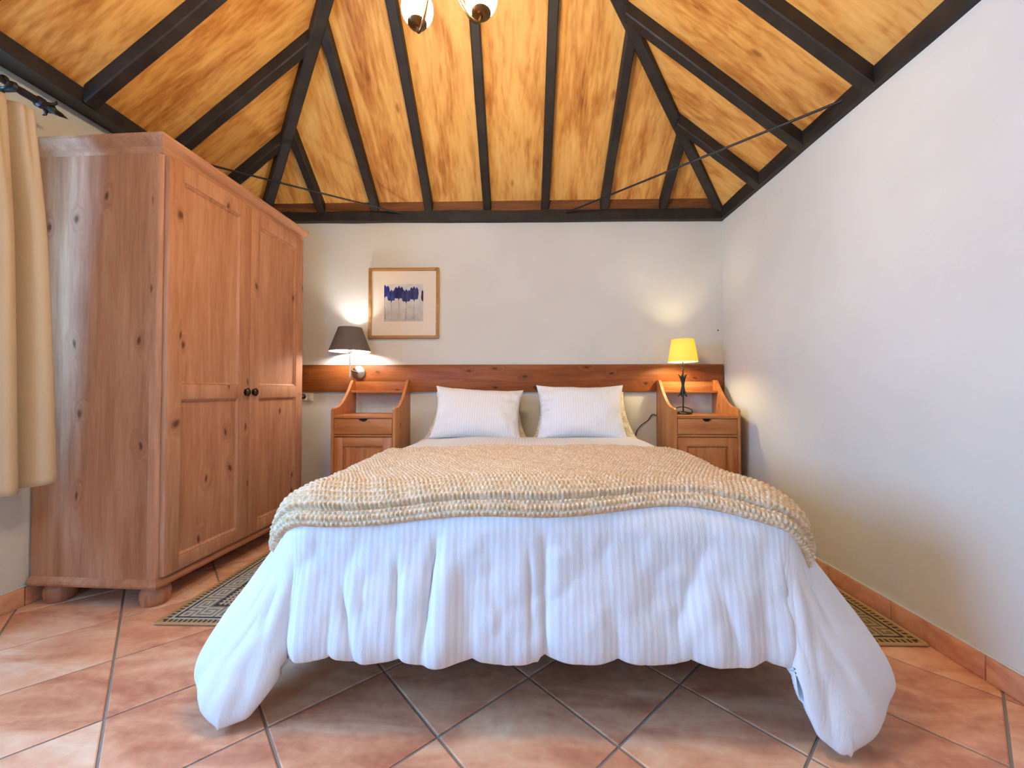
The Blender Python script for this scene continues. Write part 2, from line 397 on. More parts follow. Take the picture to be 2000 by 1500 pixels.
# ------------------------------------------------------------------ the room shell
room = [(wall_x(YF), YF), (XR, YF), (XR, D), (wall_x(D), D)]
def floor_and_tiles():
    fl = link('floor', prism_me('floor', [(-2.5, YF - .2), (XR + .2, YF - .2), (XR + .2, D + .2), (-2.5, D + .2)], 'z', -.12, -.0035), M['grout'])
    tag(fl, 'floor of diagonal terracotta tiles with grey grout', None, None, 'structure')
    p = .339; g = .0036
    e1 = Vector((math.cos(math.radians(43)), math.sin(math.radians(43)))); e2 = Vector((math.cos(math.radians(-47)), math.sin(math.radians(-47))))
    o = Vector((.25, 1.076))
    def me_for(poly, nm):
        bm = bmesh.new()
        va = [bm.verts.new((q[0], q[1], -.01)) for q in poly]; 
        cx = sum(q[0] for q in poly) / len(poly); cy = sum(q[1] for q in poly) / len(poly)
        vb = [bm.verts.new((q[0], q[1], -.0015)) for q in poly]
        vc = []
        for q in poly:
            d = Vector((cx - q[0], cy - q[1])); d = d.normalized() * min(.004, d.length * .5); vc.append(bm.verts.new((q[0] + d.x, q[1] + d.y, 0)))
        n = len(poly)
        for i in range(n):
            j = (i + 1) % n; bm.faces.new((va[i], va[j], vb[j], vb[i])); bm.faces.new((vb[i], vb[j], vc[j], vc[i]))
        bm.faces.new(vc)
        return bm2me(bm, nm, None)
    full = None
    for i in range(-16, 17):
        for j in range(-16, 17):
            c = o + e1 * (p * (i + .5)) + e2 * (p * (j + .5))
            h = p / 2 - g
            loc = [tuple(e1 * (h * a) + e2 * (h * b)) for a, b in ((-1, -1), (-1, 1), (1, 1), (1, -1))]
            w = [(c.x + q[0], c.y + q[1]) for q in loc]
            poly = w
            poly = clip(poly, (1, 0), XR); poly = clip(poly, (0, 1), D); poly = clip(poly, (0, -1), -YF)
            if len(poly) >= 3: poly = clip(poly, (-1, .05), 2.175 + .05 * 1.5)
            if len(poly) < 3: continue
            ar = abs(sum(poly[k][0] * poly[(k + 1) % len(poly)][1] - poly[(k + 1) % len(poly)][0] * poly[k][1] for k in range(len(poly)))) / 2
            if ar < 4e-4: continue
            whole = all(abs(a[0] - b[0]) + abs(a[1] - b[1]) < 1e-9 for a, b in zip(poly, w)) and len(poly) == 4
            if whole:
                if full is None: full = me_for(loc, 'tile')
                me = full
            else:
                me = me_for([(q[0] - c.x, q[1] - c.y) for q in poly], 'tile')
            link('tile', me, M['tile'], fl, (c.x, c.y, 0))
    return fl
floor_and_tiles()

wb = link('wall_back', prism_me('wall_back', [(-2.4, 0), (XR + .2, 0), (XR + .2, 2.5), (-2.4, 2.5)], 'y', D, D + .2), M['plaster'])
tag(wb, 'cream plastered wall behind the bed', None, None, 'structure')
wr = link('wall_right', prism_me('wall_right', [(YF, 0), (D, 0), (D, 2.5), (YF, 2.5)], 'x', XR, XR + .2), M['plaster'])
tag(wr, 'white plastered wall right of the bed', None, None, 'structure')
# left wall, with the window opening the curtain belongs to (local frame along the wall)
LW = math.atan(-.05)
cL = math.cos(LW)
def ly(y): return (y - 1.5) / math.cos(LW)
y0, y1, z0, z1 = WIN1
wl = boxes('wall_left', [(-.24, 0, ly(YF), ly(y0), 0, 2.5), (-.24, 0, ly(y1), ly(D) + .01, 0, 2.5), (-.24, 0, ly(y0), ly(y1), 0, z0), (-.24, 0, ly(y0), ly(y1), z1, 2.5)], M['plaster'], None, 0)
wl.location = (-2.175, 1.5, 0); wl.rotation_euler = (0, 0, LW)
tag(wl, 'cream plastered wall behind the wardrobe and curtain', None, None, 'structure')
x0, x1, zz0, zz1 = FILL_WIN
wf = boxes('wall_front', [(-2.5, x0, YF - .24, YF, 0, 2.5), (x1, XR + .2, YF - .24, YF, 0, 2.5), (x0, x1, YF - .24, YF, 0, zz0), (x0, x1, YF - .24, YF, zz1, 2.5)], M['plaster'], None, 0)
tag(wf, 'plastered wall with an added fill window, behind the viewer', None, None, 'structure')
def window(name, along, a0, a1, b0, b1, label):
    w = empty(name, kind='structure'); w['label'] = label
    t = .06; m = (a0 + a1) / 2
    def bxs(nm, rects, mat, d0, d1, par):
        L = []
        for (p, q, r, s) in rects:
            L.append((d0, d1, p, q, r, s) if along == 'y' else (p, q, d0, d1, r, s))
        return boxes(nm, L, mat, par, .004)
    fr = bxs('window_frame', [(a0, a0 + t, b0, b1), (a1 - t, a1, b0, b1), (a0 + t, a1 - t, b0, b0 + t), (a0 + t, a1 - t, b1 - t, b1), (m - t / 2, m + t / 2, b0 + t, b1 - t)], M['pvc'], -.10, -.06, w)
    bxs('pane', [(a0 + t, m - t / 2, b0 + t, b1 - t)], M['glass'], -.082, -.078, w)
    bxs('pane', [(m + t / 2, a1 - t, b0 + t, b1 - t)], M['glass'], -.082, -.078, w)
    return w
w1 = window('window_1', 'y', ly(WIN1[0]), ly(WIN1[1]), WIN1[2], WIN1[3], 'white framed window in the left wall beside the curtain')
w1.location = (-2.175, 1.5, 0); w1.rotation_euler = (0, 0, LW)
w2 = window('fill_window', 'x', FILL_WIN[0], FILL_WIN[1], FILL_WIN[2], FILL_WIN[3], 'white framed window added for fill light behind the viewer')  # added opening that brightens the duvet foot and wardrobe side
w2.location = (0, YF, 0)

# ------------------------------------------------------------------ skirting tiles
def skirting(name, p0, p1, label):
    p0 = Vector(p0); p1 = Vector(p1); d = (p1 - p0); L = d.length
    e = empty(name, (p0.x, p0.y, 0), math.atan2(d.y, d.x), kind='structure'); e['label'] = label
    k = 0.0; n = .331
    while k < L - .02:
        a = min(k + n - .003, L)
        o = box('skirting_tile', k, a, 0, .011, .001, .081, M['skirt'], e, .0025, 2); k += n
    cap = box('plaster_edge', 0, L, 0, .009, .0815, .088, M['plaster'], e, .002, 1)
skirting('baseboard_right', (XR, YF), (XR, D), 'terracotta skirting tiles along the right wall')
skirting('baseboard_back', (XR - .012, D), (wall_x(D), D), 'terracotta skirting tiles along the back wall')
skirting('baseboard_left', (wall_x(D - .012), D - .012), (wall_x(YF), YF), 'terracotta skirting tiles along the left wall')

# ------------------------------------------------------------------ hip roof ceiling: boards, rafters, hips, wall plates
TB = math.tan(math.radians(39)); Z0R = 2.185; TR = (2.25 + 1.692 * TB - Z0R) / 1.802
XL = -2.0; Z0 = 2.25
AP1 = (-.308, D - 1.692); AP2 = (-.308, YF + 1.692)
def zb(x, y): return Z0 + (D - y) * TB
def zf(x, y): return Z0 + (y - YF) * TB
def zl(x, y): return Z0 + (x - XL) * TB
def zr(x, y): return Z0R + (XR - x) * TR
ceil = empty('ceiling', (0, 0, 0), kind='structure'); ceil['label'] = 'hipped timber ceiling of stained boards between dark rafters'
OFF = .078                                   # boards sit this far above the rafters' underside
def ext(apex, c): return (c[0] + (c[0] - apex[0]) * .12, c[1] + (c[1] - apex[1]) * .12)
cBL, cBR, cFL, cFR = (XL, D), (XR, D), (XL, YF), (XR, YF)
slopes = {
 'b': ([ext(AP1, cBL), ext(AP1, cBR), AP1], zb, 'x'),
 'l': ([ext(AP1, cBL), AP1, AP2, ext(AP2, cFL)], zl, 'y'),
 'r': ([ext(AP1, cBR), ext(AP2, cFR), AP2, AP1], zr, 'y'),
 'f': ([ext(AP2, cFL), AP2, ext(AP2, cFR)], zf, 'x')}
raf = {'b': [-1.53, -1.115, -.705, -.265, .168, .608, 1.045],
       'f': [-1.53, -1.115, -.705, -.265, .168, .608, 1.045],
       'l': [-.82, -.38, .05, .49, .925, 1.355, 1.785, 2.225, 2.62],
       'r': [-.86, -.43, .0, .43, .86, 1.29, 1.72, 2.145, 2.54]}
slopes['l'] = (clip(slopes['l'][0], (-1, 0), 2.015), zl, 'y')
# outer roof shell so that no daylight comes through
for k, (poly, zfun, ax) in slopes.items():
    v = [(p[0] + 0, p[1], zfun(*p) + OFF + .02) for p in poly] + [(p[0], p[1], zfun(*p) + OFF + .06) for p in poly]
    n = len(poly); f = [tuple(range(n)), tuple(range(2 * n - 1, n - 1, -1))] + [(i, i + n, (i + 1) % n + n, (i + 1) % n) for i in range(n)]
    link('roof_deck', pymesh('roof_deck', v, f), M['block'], ceil)
    # boards
    ts = sorted(raf[k]); bounds = [-9] + ts + [9]; i = 0 if ax == 'x' else 1
    for a, b in zip(bounds[:-1], bounds[1:]):
        nv = [0, 0]; nv[i] = -1; q = clip(poly, nv, -a); nv[i] = 1
        if len(q) > 2: q = clip(q, nv, b)
        if len(q) < 3: continue
        n = len(q); vv = [(p[0], p[1], zfun(*p) + OFF) for p in q] + [(p[0], p[1], zfun(*p) + OFF + .015) for p in q]
        f = [tuple(range(n)), tuple(range(2 * n - 1, n - 1, -1))] + [(s, s + n, (s + 1) % n + n, (s + 1) % n) for s in range(n)]
        me = pymesh('ceiling_board', vv, f); lay = me.uv_layers.new(name='UVMap')
        for li, lp in enumerate(me.loops):
            co = me.vertices[lp.vertex_index].co
            lay.data[li].uv = (co.x, co.y * 1.28) if ax == 'x' else (co.y, co.x * 1.28)
        link('ceiling_board', me, M['panel'], ceil)
def beam(name, a, b, w, h, mat=None, mid=6):
    """a, b: 3D centres of the underside at both ends, vertical end cuts, slightly uneven arrises"""
    a = Vector(a); b = Vector(b); d = (b - a); s = Vector((-d.y, d.x, 0)).normalized() * (w / 2)
    v = []; f = []
    for i in range(mid + 1):
        t = i / mid; c = a + d * t; j = Vector((random.uniform(-1, 1), random.uniform(-1, 1), random.uniform(-1, 1))) * .0022
        ch = .006
        sn = s.normalized()
        v += [c - s + sn * ch + j, c + s - sn * ch + j, c + s + Vector((0, 0, ch)) + j, c + s + Vector((0, 0, h)), c - s + Vector((0, 0, h)), c - s + Vector((0, 0, ch)) + j]
    n = 6
    for i in range(mid):
        for k in range(n): f.append((i * n + k, i * n + (k + 1) % n, (i + 1) * n + (k + 1) % n, (i + 1) * n + k))
    f.append(tuple(range(n))[::-1]); f.append(tuple(mid * n + k for k in range(n)))
    bm = bmesh.new(); me = pymesh(name, v, f); bm.from_mesh(me); bpy.data.meshes.remove(me)
    return link(name, bm2me(bm, name, 25), mat or M['beam'], ceil)
RW = .058
def hip_k(p, ap, c):                                    # where along the hip (0 corner .. 1 apex)
    return p
for x in raf['b']:
    y = D - (x - XL) if x < AP1[0] else D - (XR - x) / 1.802 * 1.692
    beam('rafter', (x, D - .035, zb(x, D - .035)), (x, y, zb(x, y)), RW, .085)
    y2 = YF + (x - XL) if x < AP1[0] else YF + (XR - x) / 1.802 * 1.692
    beam('rafter', (x, YF + .035, zf(x, YF + .035)), (x, y2, zf(x, y2)), RW, .085)
for y in raf['l']:
    x = min(AP1[0], XL + (D - y), XL + (y - YF)); xs = XL + .0
    beam('rafter', (xs, y, zl(xs, y)), (x, y, zl(x, y)), RW, .085)
for y in raf['r']:
    x = max(AP1[0], XR - (D - y) * 1.802 / 1.692, XR - (y - YF) * 1.802 / 1.692); xs = XR - .028
    beam('rafter', (xs, y, zr(xs, y)), (x, y, zr(x, y)), RW, .085)
for (c, ap, zfun) in ((cBL, AP1, zb), (cBR, AP1, zb), (cFL, AP2, zf), (cFR, AP2, zf)):
    c2 = (c[0] + (ap[0] - c[0]) * .02, c[1] + (ap[1] - c[1]) * .02)
    beam('hip_rafter', (c2[0], c2[1], zfun(*c2) - .022), (ap[0], ap[1], zfun(*ap) - .022), .062, .12)
beam('ridge_beam', (AP1[0], AP1[1], zb(*AP1) - .03), (AP2[0], AP2[1], zf(*AP2) - .03), .07, .12)
# wall plates
def hexbeam(name, secA, secB, n=14):
    v = []; f = []
    for i in range(n + 1):
        t = i / n
        for k, (p, q) in enumerate(zip(secA, secB)):
            r = Vector(p).lerp(Vector(q), t); 
            if 0 < i < n: r += Vector((random.uniform(-1, 1), random.uniform(-1, 1), random.uniform(-1, 1))) * .003
            v.append(r)
    m = len(secA)
    for i in range(n):
        for k in range(m): f.append((i * m + k, i * m + (k + 1) % m, (i + 1) * m + (k + 1) % m, (i + 1) * m + k))
    f.append(tuple(range(m))[::-1]); f.append(tuple(n * m + k for k in range(m)))
    bm = bmesh.new(); me = pymesh(name, v, f); bm.from_mesh(me); bpy.data.meshes.remove(me)
    return link(name, bm2me(bm, name, 30), M['beam'], ceil)
hexbeam('wall_plate', [(-2.10, D + .01, 2.222), (-2.10, D - .048, 2.224), (-2.10, D - .048, 2.293), (-2.10, D + .01, 2.293)],
        [(XR + .01, D + .01, 2.203), (XR + .01, D - .048, 2.205), (XR + .01, D - .048, 2.283), (XR + .01, D + .01, 2.283)])
hexbeam('wall_plate', [(XR + .01, D, 2.203), (XR - .030, D, 2.206), (XR - .030, D, 2.292), (XR + .01, D, 2.292)],
        [(XR + .01, YF, 2.203), (XR - .030, YF, 2.206), (XR - .030, YF, 2.292), (XR + .01, YF, 2.292)])
hexbeam('wall_plate', [(wall_x(D) - .02, D, 2.285), (-2.0, D, 2.248), (-1.985, D, 2.31), (wall_x(D) - .02, D, 2.33)],
        [(wall_x(YF) - .02, YF, 2.285), (-2.035, YF, 2.248), (-2.02, YF, 2.31), (wall_x(YF) - .02, YF, 2.33)])
hexbeam('wall_plate', [(-2.3, YF - .01, 2.203), (-2.3, YF + .048, 2.206), (-2.3, YF + .048, 2.285), (-2.3, YF - .01, 2.285)],
        [(XR, YF - .01, 2.203), (XR, YF + .048, 2.206), (XR, YF + .048, 2.285), (XR, YF - .01, 2.285)])
# brown blocking boards between the rafter feet above the plates
xs = [-1.99] + raf['b'] + [XR - .04]
for a, b in zip(xs[:-1], xs[1:]):
    box('blocking_board', a + .03, b - .03, D - .04, D - .02, 2.27, zb(0, D - .02) + OFF + .02, M['block'], ceil, .001, 1)
# iron tie rods across the two back corners
def tie_rod(a, b, label):
    o = link('tie_rod', tube_me('tie_rod', [a, Vector(a).lerp(Vector(b), .5), b], .0065, 8), M['iron']); tag(o, label, 'tie rod'); return o
tie_rod((XR - .03, 1.855, 2.26), (.325, D - .045, 2.262), 'thin dark iron rod across the ceiling corner above the yellow lamp')
tie_rod((-2.03, 2.36, 2.335), (-.90, D - .045, 2.268), 'thin dark iron rod across the ceiling corner above the wardrobe')

# ------------------------------------------------------------------ wardrobe (local: x out of the wall, y along the doors, origin near front corner)
def wardrobe():
    w = empty('wardrobe', (-1.566, 1.689, 0), -math.atan(.04), 'two-door pine wardrobe with crown moulding and bun feet against the left wall', 'wardrobe')
    W = 1.025; DP = .583
    P = M['pine']
    # carcass with a rounded near and far front post
    bm = bmesh.new(); add_box(bm, -DP, -.045, .0, W, .122, 1.985, 0)
    link('body', bm2me(bm, 'body'), P, w)
    box('face_frame', -.045, -.004, .03, W - .03, .122, 1.985, P, w, .001, 1)
    # front posts
    for y0, y1 in ((0.0, .03), (W - .03, W)):
        bm = bmesh.new(); add_box(bm, -.045, -.0, y0, y1, .122, 1.985, 0)
        yy = 0 if y0 == 0 else W
        es = [e for e in bm.edges if abs(e.verts[0].co.z - e.verts[1].co.z) > .5 and e.verts[0].co.x > -.01 and abs(e.verts[0].co.y - yy) < .001]
        bmesh.ops.bevel(bm, geom=es, offset=.022, segments=6, profile=.5, affect='EDGES')
        link('corner_post', bm2me(bm, 'corner_post'), P, w)
    # crown moulding: profile swept round three sides
    prof = [(.000, 1.968), (.004, 1.974), (.008, 1.985), (.008, 1.992), (.020, 2.006), (.031, 2.020), (.034, 2.026), (.034, 2.038), (.028, 2.042), (.0, 2.042)]
    def sweep(name, prof, mat):
        v = []; f = []; n = len(prof)
        for o, z in prof:
            v += [(-DP, -o, z), (o, -o, z), (o, W + o, z), (-DP, W + o, z)]
        for k in range(n - 1):
            for s in range(3): f.append((k * 4 + s, k * 4 + s + 1, (k + 1) * 4 + s + 1, (k + 1) * 4 + s))
        f.append(((n - 1) * 4, (n - 1) * 4 + 1, (n - 1) * 4 + 2, (n - 1) * 4 + 3)); f.append((3, 2, 1, 0))
        f.append(tuple(k * 4 for k in range(n))[::-1]); f.append(tuple(k * 4 + 3 for k in range(n)))
        bm = bmesh.new(); me = pymesh(name, v, f); bm.from_mesh(me); bpy.data.meshes.remove(me)
        return link(name, bm2me(bm, name, 20), mat, w)
    sweep('crown_moulding', prof, M['pine_h'])
    sweep('base_moulding', [(-.01, .084), (.006, .084), (.014, .090), (.017, .099), (.014, .110), (.006, .118), (.0, .124)], M['pine_h'])
    # bun feet
    bun = lathe_me('foot', [(0, 0), (.044, 0), (.050, .006), (.054, .026), (.055, .050), (.051, .064), (.044, .071), (.046, .078), (.044, .086), (0, .086)], 28)
    for x, y in ((-.055, .055), (-DP + .075, .055), (-.055, W - .055), (-DP + .075, W - .055)):
        link('foot', bun, P, w, (x, y, 0))
    # doors
    mid = W / 2
    for side, (a, b) in enumerate(((.012, mid - .0015), (mid + .0015, W - .012))):
        st = .072; zb_, zt = .130, 1.962; zbr, zm0, zm1, ztr = .190, .892, .962, 1.882
        x0, x1 = .001, .023
        d = boxes('door', [(x0, x1, a, a + st, zb_, zt), (x0, x1, b - st, b, zb_, zt), (x0, x1, a + st, b - st, zb_, zbr), (x0, x1, a + st, b - st, zm0, zm1), (x0, x1, a + st, b - st, ztr, zt)], P, w, .0018)
        for z0, z1 in ((zbr, zm0), (zm1, ztr)):
            # framed panel: sloping moulding then flat field
            v = []; f = []
            ins = [(0, .019), (.004, .020), (.012, .013), (.014, .009), (.10, .009)]
            for k, (i_, xx) in enumerate(ins):
                if k == 4: break
                v += [(xx, a + st + i_, z0 + i_), (xx, b - st - i_, z0 + i_), (xx, b - st - i_, z1 - i_), (xx, a + st + i_, z1 - i_)]
            for k in range(3):
                for s in range(4): f.append((k * 4 + s, k * 4 + (s + 1) % 4, k * 4 + 4 + (s + 1) % 4, k * 4 + 4 + s))
            f.append((12, 13, 14, 15))
            bm = bmesh.new(); me = pymesh('panel', v, f); bm.from_mesh(me); bpy.data.meshes.remove(me)
            link('panel', bm2me(bm, 'panel', 10), P, d)
        ky = mid - .030 if side == 0 else mid + .030
        k = link('knob', lathe_me('knob', [(0, .026), (.010, .025), (.0165, .018), (.0165, .013), (.008, .009), (.006, .003), (.013, .001), (.013, -.001)], 20, axis='z'), M['bronze'], d, (.023, ky, .925))
        k.rotation_euler = (0, PI / 2, 0); k.scale = (1.35, 1, 1); k['label'] = 'dark bronze oval knob'
    return w
wardrobe()

# ------------------------------------------------------------------ curtain on its iron pole
cx = -1.985
pole = empty('curtain_pole', (cx, 1.235, 2.118), 0, 'black wrought iron curtain pole with spear finial high on the left wall', 'curtain pole')
link('rod', tube_me('rod', [(0, -1.75, .0), (0, .30, .0)], .012, 12), M['iron'], pole)
fin = link('finial', lathe_me('finial', [(0, 0), (.015, .003), (.019, .014), (.013, .024), (.015, .040), (.015, .085), (.022, .092), (.022, .108), (.012, .116), (.010, .126), (.020, .140), (.014, .150), (.011, .152), (.010, .172), (.0, .205)], 16), M['iron'], pole, (0, .245, 0))
fin.rotation_euler = (-PI / 2, 0, 0)
for k in range(4):
    a = PI / 4 + k * PI / 2
    p = Vector((math.cos(a), 0, math.sin(a)))
    link('finial_leaf', tube_me('finial_leaf', [p * .008 + Vector((0, .362, 0)), p * .02 + Vector((0, .378, 0)), p * .034 + Vector((0, .384, 0)), p * .042 + Vector((0, .378, 0))], lambda t: .0075 * (1 - t) + .002, 8), M['iron'], pole)
bk = boxes('bracket', [(-.19, .0, .262, .278, -.010, .006), (-.20, -.185, .25, .29, -.05, .05)], M['iron'], pole, .003)
for k in range(7):
    ring = [(.024 * math.cos(t), 0, .024 * math.sin(t) - .008) for t in np.linspace(0, 2 * PI, 20)]
    link('ring', tube_me('ring', ring, .0045, 6), M['iron'], pole, (0, .225 - k * .055, 0))
    link('clip', tube_me('clip', [(0, 0, -.03), (0, .004, -.045), (0, -.003, -.06)], .005, 6), M['iron'], pole, (0, .225 - k * .055, 0))
def curtain():
    nu, nv = 190, 60
    s = np.linspace(0, 1, nu); t = np.linspace(0, 1, nv)
    S, T = np.meshgrid(s, t, indexing='ij')
    ztop = 2.062; zbot = .545
    y_top = 1.548 - S * .60
    y_bot = 1.632 - S * .70
    e = T ** .8
    Y = y_top * (1 - e) + y_bot * e
    amp = (.020 + .035 * sstep(0, .35, T)) * (1 - .1 * T)
    ph = S * 2 * PI * 6.2 + .5 * np.sin(T * 2.4 + S * 9) 
    X = amp * np.sin(ph) + .012 * np.sin(ph * 2.1 + 1.3) * (1 - .6 * T)
    Y = Y + .012 * np.cos(ph) * T
    Z = ztop - T * (ztop - zbot) + .012 * np.sin(S * 2 * PI * 2.0 + 2.2) * T
    P = np.stack([cx + X - .0, Y, Z], -1)
    n = grid_normals(P)
    me = grid_me('curtain', P, np.stack([S, T], -1), P + n * .004)
    o = link('curtain', me, M['curtain'])
    tag(o, 'beige linen curtain hanging in folds beside the wardrobe', 'curtain')
curtain()

# ------------------------------------------------------------------ headboard plank
pk = box('headboard_plank', -1.70, 1.482, D - .027, D - .0005, .926, 1.130, M['plank'], None, .004, 2)
tag(pk, 'long knotty red-brown pine board fixed to the wall above the bed', 'headboard')

# ------------------------------------------------------------------ bedside cabinets (local: front at y=0 facing -y, centred on x, floor z=0)
def nightstand(loc, rz, label, grain):
    w = empty('nightstand', loc, rz, label, 'nightstand', 'pine bedside cabinets')
    W = .425; DP = .355; t = .019
    S = M['stand']; H = M['stand_h']
    prof = [(0, .045), (0, .800), (.006, .812), (.020, .820), (.040, .818), (.060, .822)]
    for k in range(1, 13):
        u = k / 12; prof.append((.060 + u * .225, .822 + .168 * (u ** 1.7)))
    prof += [(.292, .998), (.302, 1.008), (.318, 1.010), (DP, 1.010), (DP, .0), (DP - .05, 0), (DP - .07, .045), (.07, .045), (.05, 0), (0, 0)]
    prof = [p for i, p in enumerate(prof) if i == 0 or p != prof[i - 1]][1:]
    for sx in (-1, 1):
        a = sx * W / 2; b = a - sx * t
        link('side_panel', prism_me('side_panel', prof, 'x', min(a, b), max(a, b), .0015), S, w)
    xi = W / 2 - t
    box('top', -xi, xi, -.004, DP - .012, .752, .771, H, w, .003)
    box('bottom_board', -xi, xi, .02, DP - .012, .085, .103, H, w, .002)
    box('upper_shelf', -xi, xi, .262, DP - .002, .918, .934, H, w, .003)
    box('back_rail', -xi, xi, DP - .016, DP - .001, .934, 1.000, H, w, .002)
    box('back_panel', -xi, xi, DP - .012, DP - .004, .09, .752, S, w, .001, 1)
    box('divider', -xi, xi, .004, DP - .014, .632, .646, H, w, .001, 1)
    # drawer front with a half-round finger notch cut in its top edge
    dw = xi - .003; z0, z1 = .650, .749; r = .030
    pl = [(-dw, z0), (dw, z0), (dw, z1), (r, z1)] + [(r * math.cos(a), z1 - .019 * math.sin(a)) for a in np.linspace(.2, PI - .2, 11)] + [(-r, z1), (-dw, z1)]
    dr = link('drawer', prism_me('drawer', pl, 'y', .001, .020, .0012), H, w)
    link('finger_pull', prism_me('finger_pull', [(-.036, z1 - .024), (.036, z1 - .024), (.036, z1 - .001), (-.036, z1 - .001)], 'y', .021, .026), M['dark_frame'], dr)
    # door: frame and raised panel
    st = .058; a, b, z0, z1 = -dw, dw, .107, .628
    dd = empty('door'); dd.parent = w
    box('stile', a, a + st, .001, .020, z0, z1, S, dd, .0015); box('stile', b - st, b, .001, .020, z0, z1, S, dd, .0015)
    box('rail', a + st, b - st, .001, .020, z0, z0 + st, H, dd, .0015); box('rail', a + st, b - st, .001, .020, z1 - st, z1, H, dd, .0015)
    v = []; f = []
    for i_, yy in ((0, .016), (.006, .014), (.018, .006), (.022, .006)):
        v += [(a + st + i_, yy, z0 + st + i_), (b - st - i_, yy, z0 + st + i_), (b - st - i_, yy, z1 - st - i_), (a + st + i_, yy, z1 - st - i_)]
    for k in range(3):
        for s in range(4): f.append((k * 4 + s, k * 4 + (s + 1) % 4, k * 4 + 4 + (s + 1) % 4, k * 4 + 4 + s))
    f.append((12, 13, 14, 15))
    link('door_panel', pymesh('door_panel', v, f, 10), S, dd)
    return w
nightstand((-1.043, 2.600, 0), math.radians(0), 'honey pine bedside cabinet with nothing on it, beside the wardrobe', 0)
NSR = (1.200, 2.648, 0)
nightstand(NSR, 0, 'honey pine bedside cabinet carrying the yellow lamp, in the right corner', 1)

# ------------------------------------------------------------------ bed
XLb, XRb, YFb, ZT, RR = -.72, .805, 1.165, .600, .10
bed = empty('bed', (0, 0, 0), 0, 'double bed with a low dark base under the white bedding', 'bed')
boxes('base', [(XLb + .04, XRb - .04, YFb + .15, D - .06, .150, .30)], M['dark_frame'], bed, .008)  # enlarged to block light, so the floor beneath stays dark
box('mattress', XLb + .035, XRb - .035, YFb + .055, D - .05, .302, .560, M['mattress'], bed, .04, 4)
for x in (XLb + .2, XRb - .2):
    for y in (YFb + .40, 2.1, D - .15):
        link('leg', lathe_me('leg', [(0, .0), (.026, 0), (.030, .01), (.030, .15), (0, .15)], 16), M['dark_frame'], bed, (x, y, 0))

# draped cloth: cloth coordinates (u across, v from head to foot) -> point on and around the mattress
HEAD = 2.80
CW = (XRb - RR) - (XLb + RR); CL = HEAD - (YFb + RR)
HS, HF = .475, .470
def table(rows):
    r = np.array(rows, float); ph = np.radians(r[:, 0]); g = np.linspace(0, PI / 2, 181); out = [g]
    k = np.exp(-(np.arange(-9, 10) / 4.0) ** 2); k /= k.sum()
    for c in range(1, 4):
        y = np.interp(g, ph, r[:, c]); y2 = np.convolve(np.pad(y, 9, 'edge'), k, 'valid')
        w_ = sstep(0, .12, g) * sstep(PI / 2, PI / 2 - .05, g); out.append(y * (1 - w_) + y2 * w_)
    return out
# hem of the hanging corners: angle, outward, footward, height
HEML = table([(0, .30, 0, .170), (20, .33, .115, .105), (35, .26, .175, .045), (45, .20, .185, .016), (55, .13, .170, .035), (65, .085, .145, .095), (75, .06, .115, .160), (82, .035, .125, .185), (90, 0, .155, .190)])
HEMR = table([(0, .29, 0, .175), (20, .315, .125, .120), (35, .195, .205, .048), (47, .095, .220, .014), (58, .045, .205, .050), (68, .025, .185, .110), (76, .020, .165, .165), (83, .008, .140, .190), (90, 0, .155, .200)])
def drape(U, V, side=None):
    """mid-surface of a cloth lying on the mattress and hanging over its sides and foot"""
    px = np.clip(U, 0, CW); py = np.clip(V, 0, CL)
    au = np.where(U < 0, -U, np.where(U > CW, U - CW, 0)); b = np.maximum(V - CL, 0)
    sx = np.where(U < CW / 2, -1.0, 1.0)
    rho = np.hypot(au, b); phi = np.where(au <= 0, PI / 2, np.arctan2(b, np.maximum(au, 1e-9)))
    c_, s_ = np.cos(phi), np.sin(phi)
    rhem = np.minimum(HS / np.maximum(c_, 1e-6), HF / np.maximum(s_, 1e-6))
    rhem = np.minimum(rhem, .66)
    tabs = [np.where(sx < 0, np.interp(phi, HEML[0], HEML[k]), np.interp(phi, HEMR[0], HEMR[k])) for k in (1, 2, 3)]
    ramp = sstep(CL - 1.0, CL, py); side_only = (b <= 0) & (au > 0)
    hx = np.where(side_only, .13 + (tabs[0] - .13) * ramp, tabs[0]); hy = tabs[1]; hz = np.where(side_only, .19 + (tabs[2] - .19) * ramp, tabs[2])
    arc = RR * PI / 2; th = np.clip(rho / RR, 0, PI / 2); t = np.clip((rho - arc) / (rhem - arc), 0, 1.08)
    bl = sstep(0, 1, t) * .5 + t * .5
    R0 = RR * np.sin(th)
    X = XLb + RR + px + sx * (c_ * R0 * (1 - bl) + hx * bl) * (au > 0); Y = HEAD - py - (s_ * R0 * (1 - bl) + hy * bl) * (b > 0)
    Z = ZT - RR * (1 - np.cos(th)); Z = Z + (hz - (ZT - RR)) * t
    crown = .022 * np.clip(1 - ((U - CW / 2) / (CW / 2 + .05)) ** 2, 0, 1)
    Z = Z + crown * sstep(.0, .5, V) * (1 - sstep(0, .3, rho))
    return np.stack([X, Y, Z], -1), au, b, rho, phi
